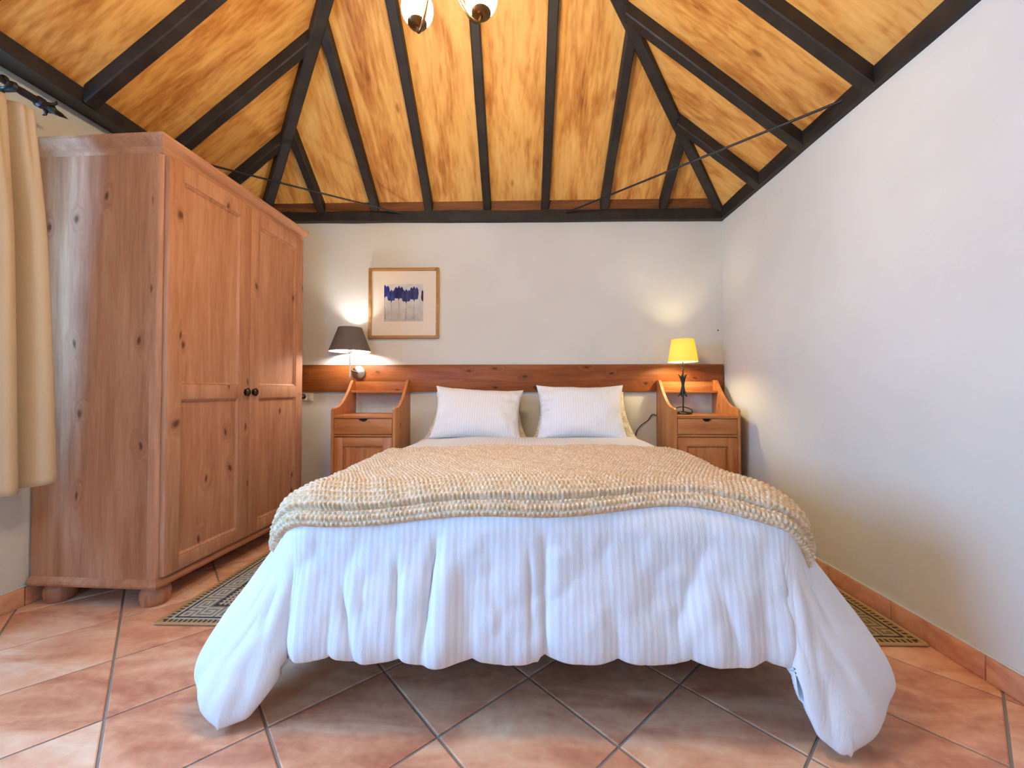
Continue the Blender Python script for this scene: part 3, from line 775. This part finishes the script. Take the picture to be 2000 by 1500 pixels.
def duvet():
    nu, nv = 330, 280
    u = np.linspace(-HS, CW + HS, nu); v = np.concatenate([np.linspace(.10, CL - .05, 110), np.linspace(CL - .045, CL + HF, nv - 110)])
    U, V = np.meshgrid(u, v, indexing='ij')
    P, au, b, rho, phi = drape(U, V, None)
    n = -grid_normals(P); n = np.where(n[..., 2:3] * 0 + (np.sum(n * (P - np.array([.04, 2, .2])), -1, keepdims=True)) < 0, -n, n)
    hang = sstep(.10, .40, rho)
    d = .012 * vnoise(U * 3.1, V * 2.3, 1.7) * (1 - .4 * hang)
    # hanging folds: run down the fall of the cloth
    al = np.where(b > 0, U, V); dn = np.where(b > 0, V, U)
    cor = 1 - .9 * ((au > 0) & (b > 0)) * sstep(0, .08, np.minimum(au, b))
    d += cor * hang * (.015 * vnoise(al * 6.5, dn * 1.6, 4.2) + .007 * vnoise(al * 15, dn * 2.2, 8.1) + .003 * vnoise(al * 38, dn * 6, 2.2))
    d += cor * sstep(.03, .2, rho) * (.0035 * vnoise(U * 26, V * 20, 6.6) + .005 * vnoise(U * 13 + V * 5, V * 7, 9.6))
    d += (1 - cor) * (.008 * vnoise(phi * 3.2, rho * 5, 1.1) + .006 * vnoise(phi * 7 + rho * 6, rho * 9, 3.1)) * sstep(.1, .3, rho)
    # filling channels that end in scallops at the foot hem
    q = np.abs(np.sin(PI * (U - .085) / .198)) ** .7
    hemz = sstep(HF - .30, HF - .02, b) * (au <= .04)
    d += hemz * .012 * (q - .6)
    # a few deep creases on the foot side: (u at hem, lean, width, depth)
    for (uc, lean, wd, dp, b0) in ((.345, -.10, .020, .024, .12), (.275, .05, .014, .012, .16), (.155, .22, .016, .014, .24), (.675, -.02, .020, .013, .10), (.645, .03, .010, .010, .15), (1.00, -.45, .030, .008, .10), (1.20, .20, .020, .007, .20)):
        cc = uc + lean * (b - HF)
        d -= dp * np.exp(-((U - cc) / wd) ** 2) * sstep(b0, b0 + .12, b) * (1 - .7 * sstep(HF - .12, HF, b)) - .35 * dp * np.exp(-((U - cc - wd * 2.0) / (wd * 1.3)) ** 2) * sstep(b0, b0 + .12, b)
    P = P + n * d[..., None]
    P[..., 2] -= hemz * .016 * (q - .35) * sstep(HF - .10, HF, b)
    # thickness tapering towards the sewn hem
    eu = np.minimum(U + HS, CW + HS - U); ev = np.minimum(CL + HF - V, V - .10 + .2)
    e = np.clip(np.minimum(eu, ev) / .07, 0, 1); th = .004 + .017 * np.sqrt(1 - (1 - e) ** 2)
    nn = grid_normals(P); nn = np.where(np.sum(nn * n, -1, keepdims=True) < 0, -nn, nn)
    for _ in range(6):
        pn = np.pad(nn, ((1, 1), (1, 1), (0, 0)), 'edge'); nn = pn[:-2, 1:-1] + pn[2:, 1:-1] + pn[1:-1, :-2] + pn[1:-1, 2:] + nn
        nn /= np.maximum(np.linalg.norm(nn, axis=-1, keepdims=True), 1e-9)
    T = P + nn * th[..., None]; B = P - nn * th[..., None]
    for A in (T, B): A[..., 2] = np.maximum(A[..., 2], .006)
    me = grid_me('duvet', T, np.stack([U, V], -1), B)
    o = link('duvet', me, M['duvet']); tag(o, 'white striped duvet draped over the bed with two hanging corners', 'duvet')
duvet()
def blanket():
    p = .0150
    nu, nv = 5 * 128, 5 * 64
    HB = .185
    u = np.linspace(-HB, CW + HB, nu); s = np.linspace(0, 1, nv)
    U, S = np.meshgrid(u, s, indexing='ij')
    fr = CL + .105 + .018 * np.sin(U * 4.1 + .4) + .010 * np.sin(U * 9 + 1.0) + .02 * sstep(CW - .3, CW + .1, U) + .012 * sstep(.15, -.2, U)
    bk = CL - .735 + .022 * np.sin(U * 3.4 + .6) + .045 * np.exp(-((U - .16) / .12) ** 2) - .03 * sstep(CW - .5, CW, U)
    V = bk + (fr - bk) * S
    P, au, b, rho, phi = drape(U, V, None)
    n = grid_normals(P); c = np.array([.04, 2, .0]); n = np.where(np.sum(n * (P - c), -1, keepdims=True) < 0, -n, n)
    Lv = (fr - bk).mean()
    d = .042 + .012 * vnoise(U * 3.1, V * 2.3, 1.7) + .006 * vnoise(U * 4, V * 9, 3.3) + .004 * vnoise(U * 11, V * 16, 5.3)
    # long soft creases
    for (uc, vc, dirx, ln, wd, dp) in ((.10, CL - .20, .55, .20, .022, .014), (.45, CL - .45, .05, .35, .03, .010), (.9, CL - .35, -.05, .4, .03, .007), (.25, CL - .55, -.2, .25, .02, .012)):
        rr = (V - vc) - dirx * -(U - uc)
        d -= dp * np.exp(-(rr / wd) ** 2) * np.exp(-((U - uc) / ln) ** 2)
    iu = np.arange(nu)[:, None] / 5.0; iv = np.arange(nv)[None, :] / 5.0
    row = np.floor(iv); fu = iu + .5 * (row % 2)
    bump = np.abs(np.sin(PI * fu)) ** .7 * np.abs(np.sin(PI * iv)) ** .7
    jit = .6 + .5 * np.sin(np.floor(fu) * 12.9898 + row * 78.233) ** 2
    d = d + .0088 * bump * jit
    # edge: the under layer shows in front of the folded upper layer
    dist = (fr - V)
    d -= .021 * np.exp(-((dist - .036) / .0038) ** 2) + .003 * (dist < .033)
    e = np.clip(np.minimum.reduce([dist, V - bk, U + HB, CW + HB - U]) / .02, 0, 1)
    d = .020 + (d - .020) * (.25 + .75 * np.sqrt(1 - (1 - e) ** 2))
    T = P + n * d[..., None]; B = P + n * np.minimum(.021, d - .004)[..., None]
    me = grid_me('blanket', T, np.stack([U, V], -1), B)
    o = link('throw_blanket', me, M['knit']); tag(o, 'beige chunky knitted throw spread across the foot of the bed', 'blanket')
blanket()
# under-sheet seen round the pillows at the head
box('bed_sheet', XLb + .025, XRb - .025, YFb + .30, D - .045, .5605, .574, M['sheet'], None, .008, 3)
tag(bpy.data.objects['bed_sheet'], 'cream fitted sheet over the mattress under the pillows', 'sheet')

def pillow(name, w, h, t, loc, rx, rz, ry, mat, label, group, seed=0, ruffle=0, taper=0):
    nu, nv = 64, 48
    a = np.linspace(-1, 1, nu); b = np.linspace(-1, 1, nv); A, B = np.meshgrid(a, b, indexing='ij')
    cc = 1 - .09 * (1 - B ** 2) * 0
    X = A * w / 2 * (1 - .10 * (1 - B ** 2) ** 1.0 * np.abs(A) ** 3); Z = B * h / 2 * (1 - .11 * (1 - A ** 2) * np.abs(B) ** 3)
    X = X * (1 - taper * (B + 1) / 2)
    th = t / 2 * np.clip((1 - np.abs(A) ** 2.4) * (1 - np.abs(B) ** 2.2), 0, 1) ** .62
    th *= 1 + .12 * (-B)                                      # fuller at the bottom
    wr = .014 * vnoise(A * 2.2 + seed, B * 2.2, seed) + .010 * vnoise(A * 7 + seed, B * 5, seed + 4) * (np.abs(A) ** 1.5 + .2)
    if ruffle: wr += ruffle * .010 * sstep(-.55, -.95, A) * np.sin(B * 21 + A * 6 + 1.5 * np.sin(B * 5))
    T = np.stack([X, -th - .003 - wr * np.minimum(1, th / .02), Z], -1); Bk = np.stack([X, th + .003, Z], -1)
    me = grid_me(name, T, np.stack([(A + 1) / 2, (B + 1) / 2], -1) if mat is M['embroid'] else np.stack([A * w / 2, B * h / 2], -1), Bk)
    o = link(name, me, mat, None, loc); o.rotation_euler = (rx, ry, rz)
    tag(o, label, 'pillow', group)
    return o
L = math.radians
pillow('pillow', .61, .385, .21, (-.305, 2.722, .778), L(-26), L(2), L(3), M['pillow'], 'white striped pillow leaning at the head of the bed nearer the wardrobe', 'white striped pillows', 1)
pillow('pillow', .60, .395, .21, (.392, 2.732, .788), L(-22), L(-1), L(0), M['pillow'], 'white striped pillow leaning at the head of the bed nearer the yellow lamp', 'white striped pillows', 5, 1)
pillow('cushion', .745, .40, .10, (-.330, 2.895, .752), L(-30), 0, L(0), M['embroid'], 'cream embroidered cushion behind the pillow nearer the wardrobe', 'cream embroidered cushions', 9, 0, .16)
pillow('cushion', .745, .40, .10, (.430, 2.895, .752), L(-30), 0, L(0), M['embroid'], 'cream embroidered cushion behind the pillow nearer the yellow lamp', 'cream embroidered cushions', 13, 0, .16)

# ------------------------------------------------------------------ rugs
def rug(x0, x1, y0, y1, label, c_light, c_dark, c_mid):
    w = x1 - x0; h = y1 - y0; cell = .0100
    nx, ny = int(w / cell), int(h / cell)
    key = ["1111111110", "1000000010", "1011111010", "1010001010", "1010111010", "1010000010", "1011111110", "1000000000"]
    K = np.array([[int(c) for c in r] for r in key])
    v = []; col = []
    gx = np.linspace(0, w, nx + 1); gy = np.linspace(0, h, ny + 1)
    GX, GY = np.meshgrid(gx, gy, indexing='ij')
    Z = .007 + .0012 * np.random.rand(nx + 1, ny + 1)
    P = np.stack([GX, GY, Z], -1); B = P.copy(); B[..., 2] = .0012
    me = grid_me('rug', P, None, B, sm=False)
    cx_ = (np.arange(nx) + .5); cy_ = (np.arange(ny) + .5)
    cols = np.zeros((nx, ny, 4)); cols[..., 3] = 1
    L_, D_, M_ = [np.array(srgb(*c)) for c in (c_light, c_dark, c_mid)]
    for i in range(nx):
        for j in range(ny):
            e = min(i, nx - 1 - i, j, ny - 1 - j)
            along = j if min(i, nx - 1 - i) <= min(j, ny - 1 - j) else i
            if e < 1: c = M_
            elif e < 3: c = D_ if (along % 2 == 0) else M_
            elif e == 3: c = L_
            elif e == 4: c = D_
            elif e < 13: c = L_ if K[(e - 5) % 8, along % 10] else (D_ * .6 + L_ * .4)
            elif e == 13: c = D_
            else: c = D_ if (e % 2 == 0 and along % 2 == 0 and e < 19) else (D_ if e == 20 else L_ * .6 + M_ * .4)
            cols[i, j] = c
    lay = me.color_attributes.new('Col', 'FLOAT_COLOR', 'CORNER')
    fc = np.concatenate([cols.reshape(-1, 4), np.tile(M_, (len(me.polygons) - nx * ny, 1))])
    lay.data.foreach_set('color', np.repeat(fc, 4, axis=0).astype(np.float32).ravel())
    r = empty('rug', (x0, y0, 0), 0, label, 'rug', 'bedside rugs')
    link('pile', me, M['rug'], r)
    ring = [(0, 0, .007), (w, 0, .007), (w, h, .007), (0, h, .007)]
    for a, b in zip(ring, ring[1:] + ring[:1]):
        n = int((Vector(b) - Vector(a)).length / .012)
        pts = [Vector(a).lerp(Vector(b), k / n) for k in range(n + 1)]
        link('bound_edge', tube_me('bound_edge', pts, lambda t, n=n: .0058 + .0008 * math.sin(t * n * 2.2), 8), M['tan'], r)
    return r
rug(-1.462, -.93, 1.577, 2.56, 'grey and tan key-pattern rug between the wardrobe and the bed', (190, 186, 170), (58, 62, 66), (178, 150, 108))
rug(.955, 1.472, 1.520, 2.50, 'brownish key-pattern rug between the bed and the right wall', (168, 146, 108), (70, 58, 42), (170, 136, 92))

# ------------------------------------------------------------------ framed print
pf = empty('framed_picture', (-.902, D - .002, 1.598), 0, 'square framed print of blue tulips hanging above the wall lamp', 'picture')
s = .268; t = .021
boxes('frame', [(-s, -s + t, -.024, 0, -s, s), (s - t, s, -.024, 0, -s, s), (-s + t, s - t, -.024, 0, s - t, s), (-s + t, s - t, -.024, 0, -s, -s + t)], M['oak'], pf, .0015)
box('mount', -s + t, s - t, -.012, -.004, -s + t, s - t, M['mount'], pf, .0005, 1)
def tulip_print():
    n = 130; w, h = .300, .285
    g = np.linspace(0, 1, n + 1); GX, GY = np.meshgrid(g, g, indexing='ij')
    P = np.stack([(GX - .5) * w, np.full_like(GX, -.0128), (GY - .5) * h], -1)
    me = grid_me('art_print', P, None, None, sm=False)
    c = (np.arange(n) + .5) / n; X, Y = np.meshgrid(c, 1 - c, indexing='ij')    # Y: 0 top .. 1 bottom
    nz = vnoise(X * 7, Y * 7, 3.0); ns = vnoise(X * 34, Y * 3.0, 5.0); nf = vnoise(X * 45, Y * 45, 1.0)
    bgc = np.array([204, 200, 192.]) + (nz * 14 + nf * 9)[..., None] * np.array([1, 1, 1.05])
    low = sstep(.42, 1.0, Y)
    bgc -= (low * (18 + 34 * np.abs(ns) + 10 * nf))[..., None] * np.array([.75, .9, 1.0])
    img = bgc.copy()
    flowers = [(.02, .02, .33, .125, (44, 46, 118)), (.185, .14, .445, .105, (52, 60, 124)), (.375, .05, .385, .125, (40, 42, 92)), (.565, .13, .47, .115, (62, 66, 112)), (.765, .06, .415, .115, (54, 60, 104)), (1.02, .14, .46, .075, (44, 40, 62))]
    for k, (fx, ty, by, hw, col) in enumerate(flowers):
        # stem
        stw = .006
        img = np.where(((np.abs(X - fx - .01 * np.sin(Y * 9 + k)) < stw) & (Y > by) & (Y < .96) & (ns > -.25))[..., None], img * .72, img)
        img = np.where(((np.abs(X - fx) < .018 * (1 - (Y - by) / .06)) & (Y > by - .01) & (Y < by + .06))[..., None], np.array(col) * .7, img)
        q = (Y - ty) / (by - ty)
        half = hw * np.clip(1 - np.abs((q - .55) / .56) ** 2.6, 0, 1) ** .5
        tip = .20 * (1 - np.abs(((X - fx) / hw * 3.0 + 3) % 2 - 1)) * .55
        inside = (np.abs(X - fx) < half + .012 * nf) & (q > .18 - tip * 1.6 + .03 * nf) & (q < 1.0)
        tone = np.array(col) * (1 + .22 * nz + .16 * nf + .12 * np.sin((X - fx) / hw * 5))[..., None]
        img = np.where(inside[..., None], tone, img)
    img = np.clip(img, 5, 250) / 255
    lin = np.where(img <= .04045, img / 12.92, ((img + .055) / 1.055) ** 2.4)
    cols = np.concatenate([lin, np.ones((n, n, 1))], -1).reshape(-1, 4)
    lay = me.color_attributes.new('Col', 'FLOAT_COLOR', 'CORNER'); lay.data.foreach_set('color', np.repeat(cols, 4, axis=0).astype(np.float32).ravel())
    o = link('art_print', me, M['print'], pf); o['label'] = 'print of blue tulips on grey'; o.location = (-.002, 0, .004)
tulip_print()

# ------------------------------------------------------------------ wall lamp with charcoal shade
wlmp = empty('wall_lamp', (-1.24, D - .027, 1.069), 0, 'lit wall lamp with a charcoal fabric shade on the headboard plank', 'wall lamp')
rs = link('rosette', lathe_me('rosette', [(0, .024), (.012, .024), (.020, .019), (.046, .012), (.051, .008), (.052, 0), (0, 0)], 32), M['steel'], wlmp); rs.rotation_euler = (PI / 2, 0, 0)
LX, LY = -.022, -.105
link('arm', tube_me('arm', [(0, -.02, 0), (-.004, -.05, .004), (LX, LY, .016)], .0065, 10), M['steel'], wlmp)
link('stem', tube_me('stem', [(LX, LY, -.040), (LX, LY, .15)], .0065, 12), M['steelw'], wlmp)
link('bulb_holder', lathe_me('bulb_holder', [(0, 0), (.012, 0), (.017, .006), (.017, .034), (.012, .04), (0, .04)], 20, (LX, LY, .138)), M['steelw'], wlmp)
def shade(parent, r0, r1, z0, z1, cxy, mo, mi, th=.003):
    prof_o = [(r0, z0), (r1, z1)]
    n = 48
    def ring(profile, name, mat):
        v = []; f = []
        for r, z in profile:
            for i in range(n): a = 2 * PI * i / n; v.append((cxy[0] + r * math.cos(a), cxy[1] + r * math.sin(a), z))
        m = len(profile)
        for j in range(m):
            for i in range(n): f.append((j * n + i, j * n + (i + 1) % n, ((j + 1) % m) * n + (i + 1) % n, ((j + 1) % m) * n + i))
        bm = bmesh.new(); me = pymesh(name, v, f); bm.from_mesh(me); bpy.data.meshes.remove(me)
        return link(name, bm2me(bm, name, 40), mat, parent)
    s_ = ring([(r0, z0), (r1, z1), (r1 - th, z1), (r0 - th, z0)], 'shade', mo)
    if mi:
        ring([(r0 - th - .0004, z0 + .0005), (r1 - th - .0004, z1 - .0005), (r1 - th - .0016, z1 - .0005), (r0 - th - .0016, z0 + .0005)], 'shade_lining', mi)
    return s_
shade(wlmp, .146, .082, .150, .325, (LX, LY), M['shade_dark'], M['shade_in'])
link('bulb', lathe_me('bulb', [(0, .0), (.010, .0), (.013, .012), (.022, .034), (.026, .052), (.022, .070), (.012, .080), (0, .083)], 20, (LX, LY, .172)), M['bulb_white'], wlmp)
link('shade_ring', tube_me('shade_ring', [(LX - .13, LY, .185), (LX + .13, LY, .185)], .0018, 6), M['steel'], wlmp)

# ------------------------------------------------------------------ table lamp on the right cabinet
TX, TY, TZ = 1.112, 2.82, .771
tl = empty('table_lamp', (TX, TY, TZ), 0, 'lit table lamp with yellow shade and black iron leaf stem on the cabinet', 'table lamp')
link('base', lathe_me('base', [(0, 0), (.056, 0), (.057, .006), (.052, .012), (.030, .017), (.012, .020), (0, .021)], 32), M['iron'], tl)
link('stem', tube_me('stem', [(0, 0, .018), (0, 0, .365)], .0048, 10), M['iron'], tl)
for up, z in ((1, .20), (-1, .20)):
    for k in range(5):
        a = k * 2 * PI / 5 + .35
        d = Vector((math.cos(a), math.sin(a), 0))
        pts = [d * .004 + Vector((0, 0, z - up * .01)), d * .009 + Vector((0, 0, z + up * .035)), d * .019 + Vector((0, 0, z + up * .062)), d * .031 + Vector((0, 0, z + up * .079))]
        link('leaf', tube_me('leaf', pts, lambda t: .0065 * math.sin(PI * (t * .8 + .15)) + .0006, 8, 5), M['iron'], tl)
link('collar', lathe_me('collar', [(0, 0), (.010, .0), (.007, .012), (.006, .03), (.011, .036), (.011, .048), (0, .05)], 16, (0, 0, .300)), M['iron'], tl)
shade(tl, .098, .074, .362, .518, (0, 0), M['shade_yellow'], None, .002)
link('bulb', lathe_me('bulb', [(0, .0), (.010, .0), (.016, .012), (.021, .03), (.018, .05), (.010, .064), (0, .068)], 18, (0, 0, .385)), M['bulb_warm'], tl)
for a in (0, 2 * PI / 3, 4 * PI / 3):
    link('shade_arm', tube_me('shade_arm', [(0, 0, .372), (.094 * math.cos(a), .094 * math.sin(a), .372)], .0015, 6), M['iron'], tl)
link('cord', tube_me('cord', [(.05, .01, .008), (.075, .03, .012), (.078, .055, .03), (.04, .075, .045), (.0, .072, .045), (-.04, .055, .032), (-.075, .03, .022)], .0035, 8, 8), M['black'], tl)
link('cord_switch', lathe_me('cord_switch', [(0, -.02), (.007, -.02), (.010, -.012), (.010, .012), (.006, .02), (0, .02)], 12), M['black'], tl, (-.082, .026, .014)).rotation_euler = (0, PI / 2, .5)

# ------------------------------------------------------------------ small fixtures
so = empty('wall_socket', (-1.645, D - .001, .885), 0, 'double white wall socket beside the wardrobe with a black plug in it', 'socket')
box('plate', -.048, .048, -.010, 0, -.031, .031, M['white_plastic'], so, .003)
box('insert', .005, .042, -.0125, -.009, -.024, .024, M['white_plastic'], so, .002)
box('insert', -.042, -.003, -.0125, -.009, -.024, .024, M['white_plastic'], so, .002)
pg = empty('plug', (-1.668, D - .0136, .889), 0, 'black plug with thin cord in the socket by the wardrobe', 'plug')
b_ = link('plug_body', lathe_me('plug_body', [(0, 0), (.019, 0), (.019, .012), (.013, .022), (.009, .030), (0, .034)], 20), M['black'], pg); b_.rotation_euler = (PI / 2, 0, 0)
link('cord', tube_me('cord', [(0, -.03, 0), (-.01, -.045, -.003), (-.028, -.035, -.022), (-.04, -.028, -.06), (-.045, -.02, -.20), (-.038, -.018, -.36), (-.018, -.018, -.47), (-.016, -.018, -.56), (-.03, -.02, -.66), (-.02, -.02, -.872)], .0032, 8, 6), M['black'], pg)
cb = link('power_cord', tube_me('power_cord', [(1.10, D - .013, .66), (.978, D - .013, .755), (.93, D - .013, .712), (.87, D - .013, .665), (.84, D - .013, .60), (.83, D - .013, .40), (.85, D - .013, .10)], .0032, 8, 6), M['black'])
tag(cb, 'thin black power cord running down the wall behind the right cabinet', 'cord')
nl = link('nail', lathe_me('nail', [(0, .008), (.004, .008), (.0055, .006), (.0055, .004), (.002, .003), (.002, 0), (0, 0)], 12), M['iron'], None, (1.455, D, 1.384)); nl.rotation_euler = (PI / 2, 0, 0)
tag(nl, 'small dark nail in the wall above the yellow lamp', 'nail')

# ------------------------------------------------------------------ chandelier hanging from the apex
ch = empty('chandelier', (-.25, 1.15, 2.30), 0, 'dark brass ceiling lamp with glowing globe bulbs on curved arms', 'chandelier')
link('stem', tube_me('stem', [(0, 0, -.16), (0, .0, 1.02)], .008, 12), M['brass'], ch)
link('ceiling_rose', lathe_me('ceiling_rose', [(0, -.05), (.02, -.05), (.05, -.02), (.06, 0), (.06, .1), (0, .1)], 24, (0, 0, 1.0)), M['brass'], ch)
link('hub', lathe_me('hub', [(0, -.205), (.010, -.200), (.014, -.19), (.022, -.175), (.026, -.15), (.016, -.12), (.010, -.09), (.0, -.085)], 20), M['brass'], ch)
GL = [(-.085, .100, -.170), (.122, .070, -.170), (.10, -.10, -.165), (-.115, -.085, -.165)]
for g in GL:
    g = Vector(g); d = Vector((g.x, g.y, 0)); R_ = d.length; d.normalize()
    pts = [Vector((0, 0, -.11)), d * (R_ * .25) + Vector((0, 0, -.10)), d * (R_ * .42) + Vector((0, 0, g.z - .0)), d * (R_ * .72) + Vector((0, 0, g.z - .058)), d * (R_ * .93) + Vector((0, 0, g.z - .064)), d * (R_ * 1.0) + Vector((0, 0, g.z - .040))]
    am = link('arm', tube_me('arm', pts, .0052, 10, 7), M['brass'], ch)
    link('cup', lathe_me('cup', [(0, -.042), (.012, -.041), (.024, -.038), (.031, -.030), (.030, -.024), (0, -.024)], 24, tuple(g)), M['brass'], ch)
    bm = bmesh.new(); bmesh.ops.create_uvsphere(bm, u_segments=24, v_segments=16, radius=.050)
    for v_ in bm.verts: v_.co = v_.co + g + Vector((0, 0, .016))
    link('globe', bm2me(bm, 'globe', 60), M['globe'], ch)
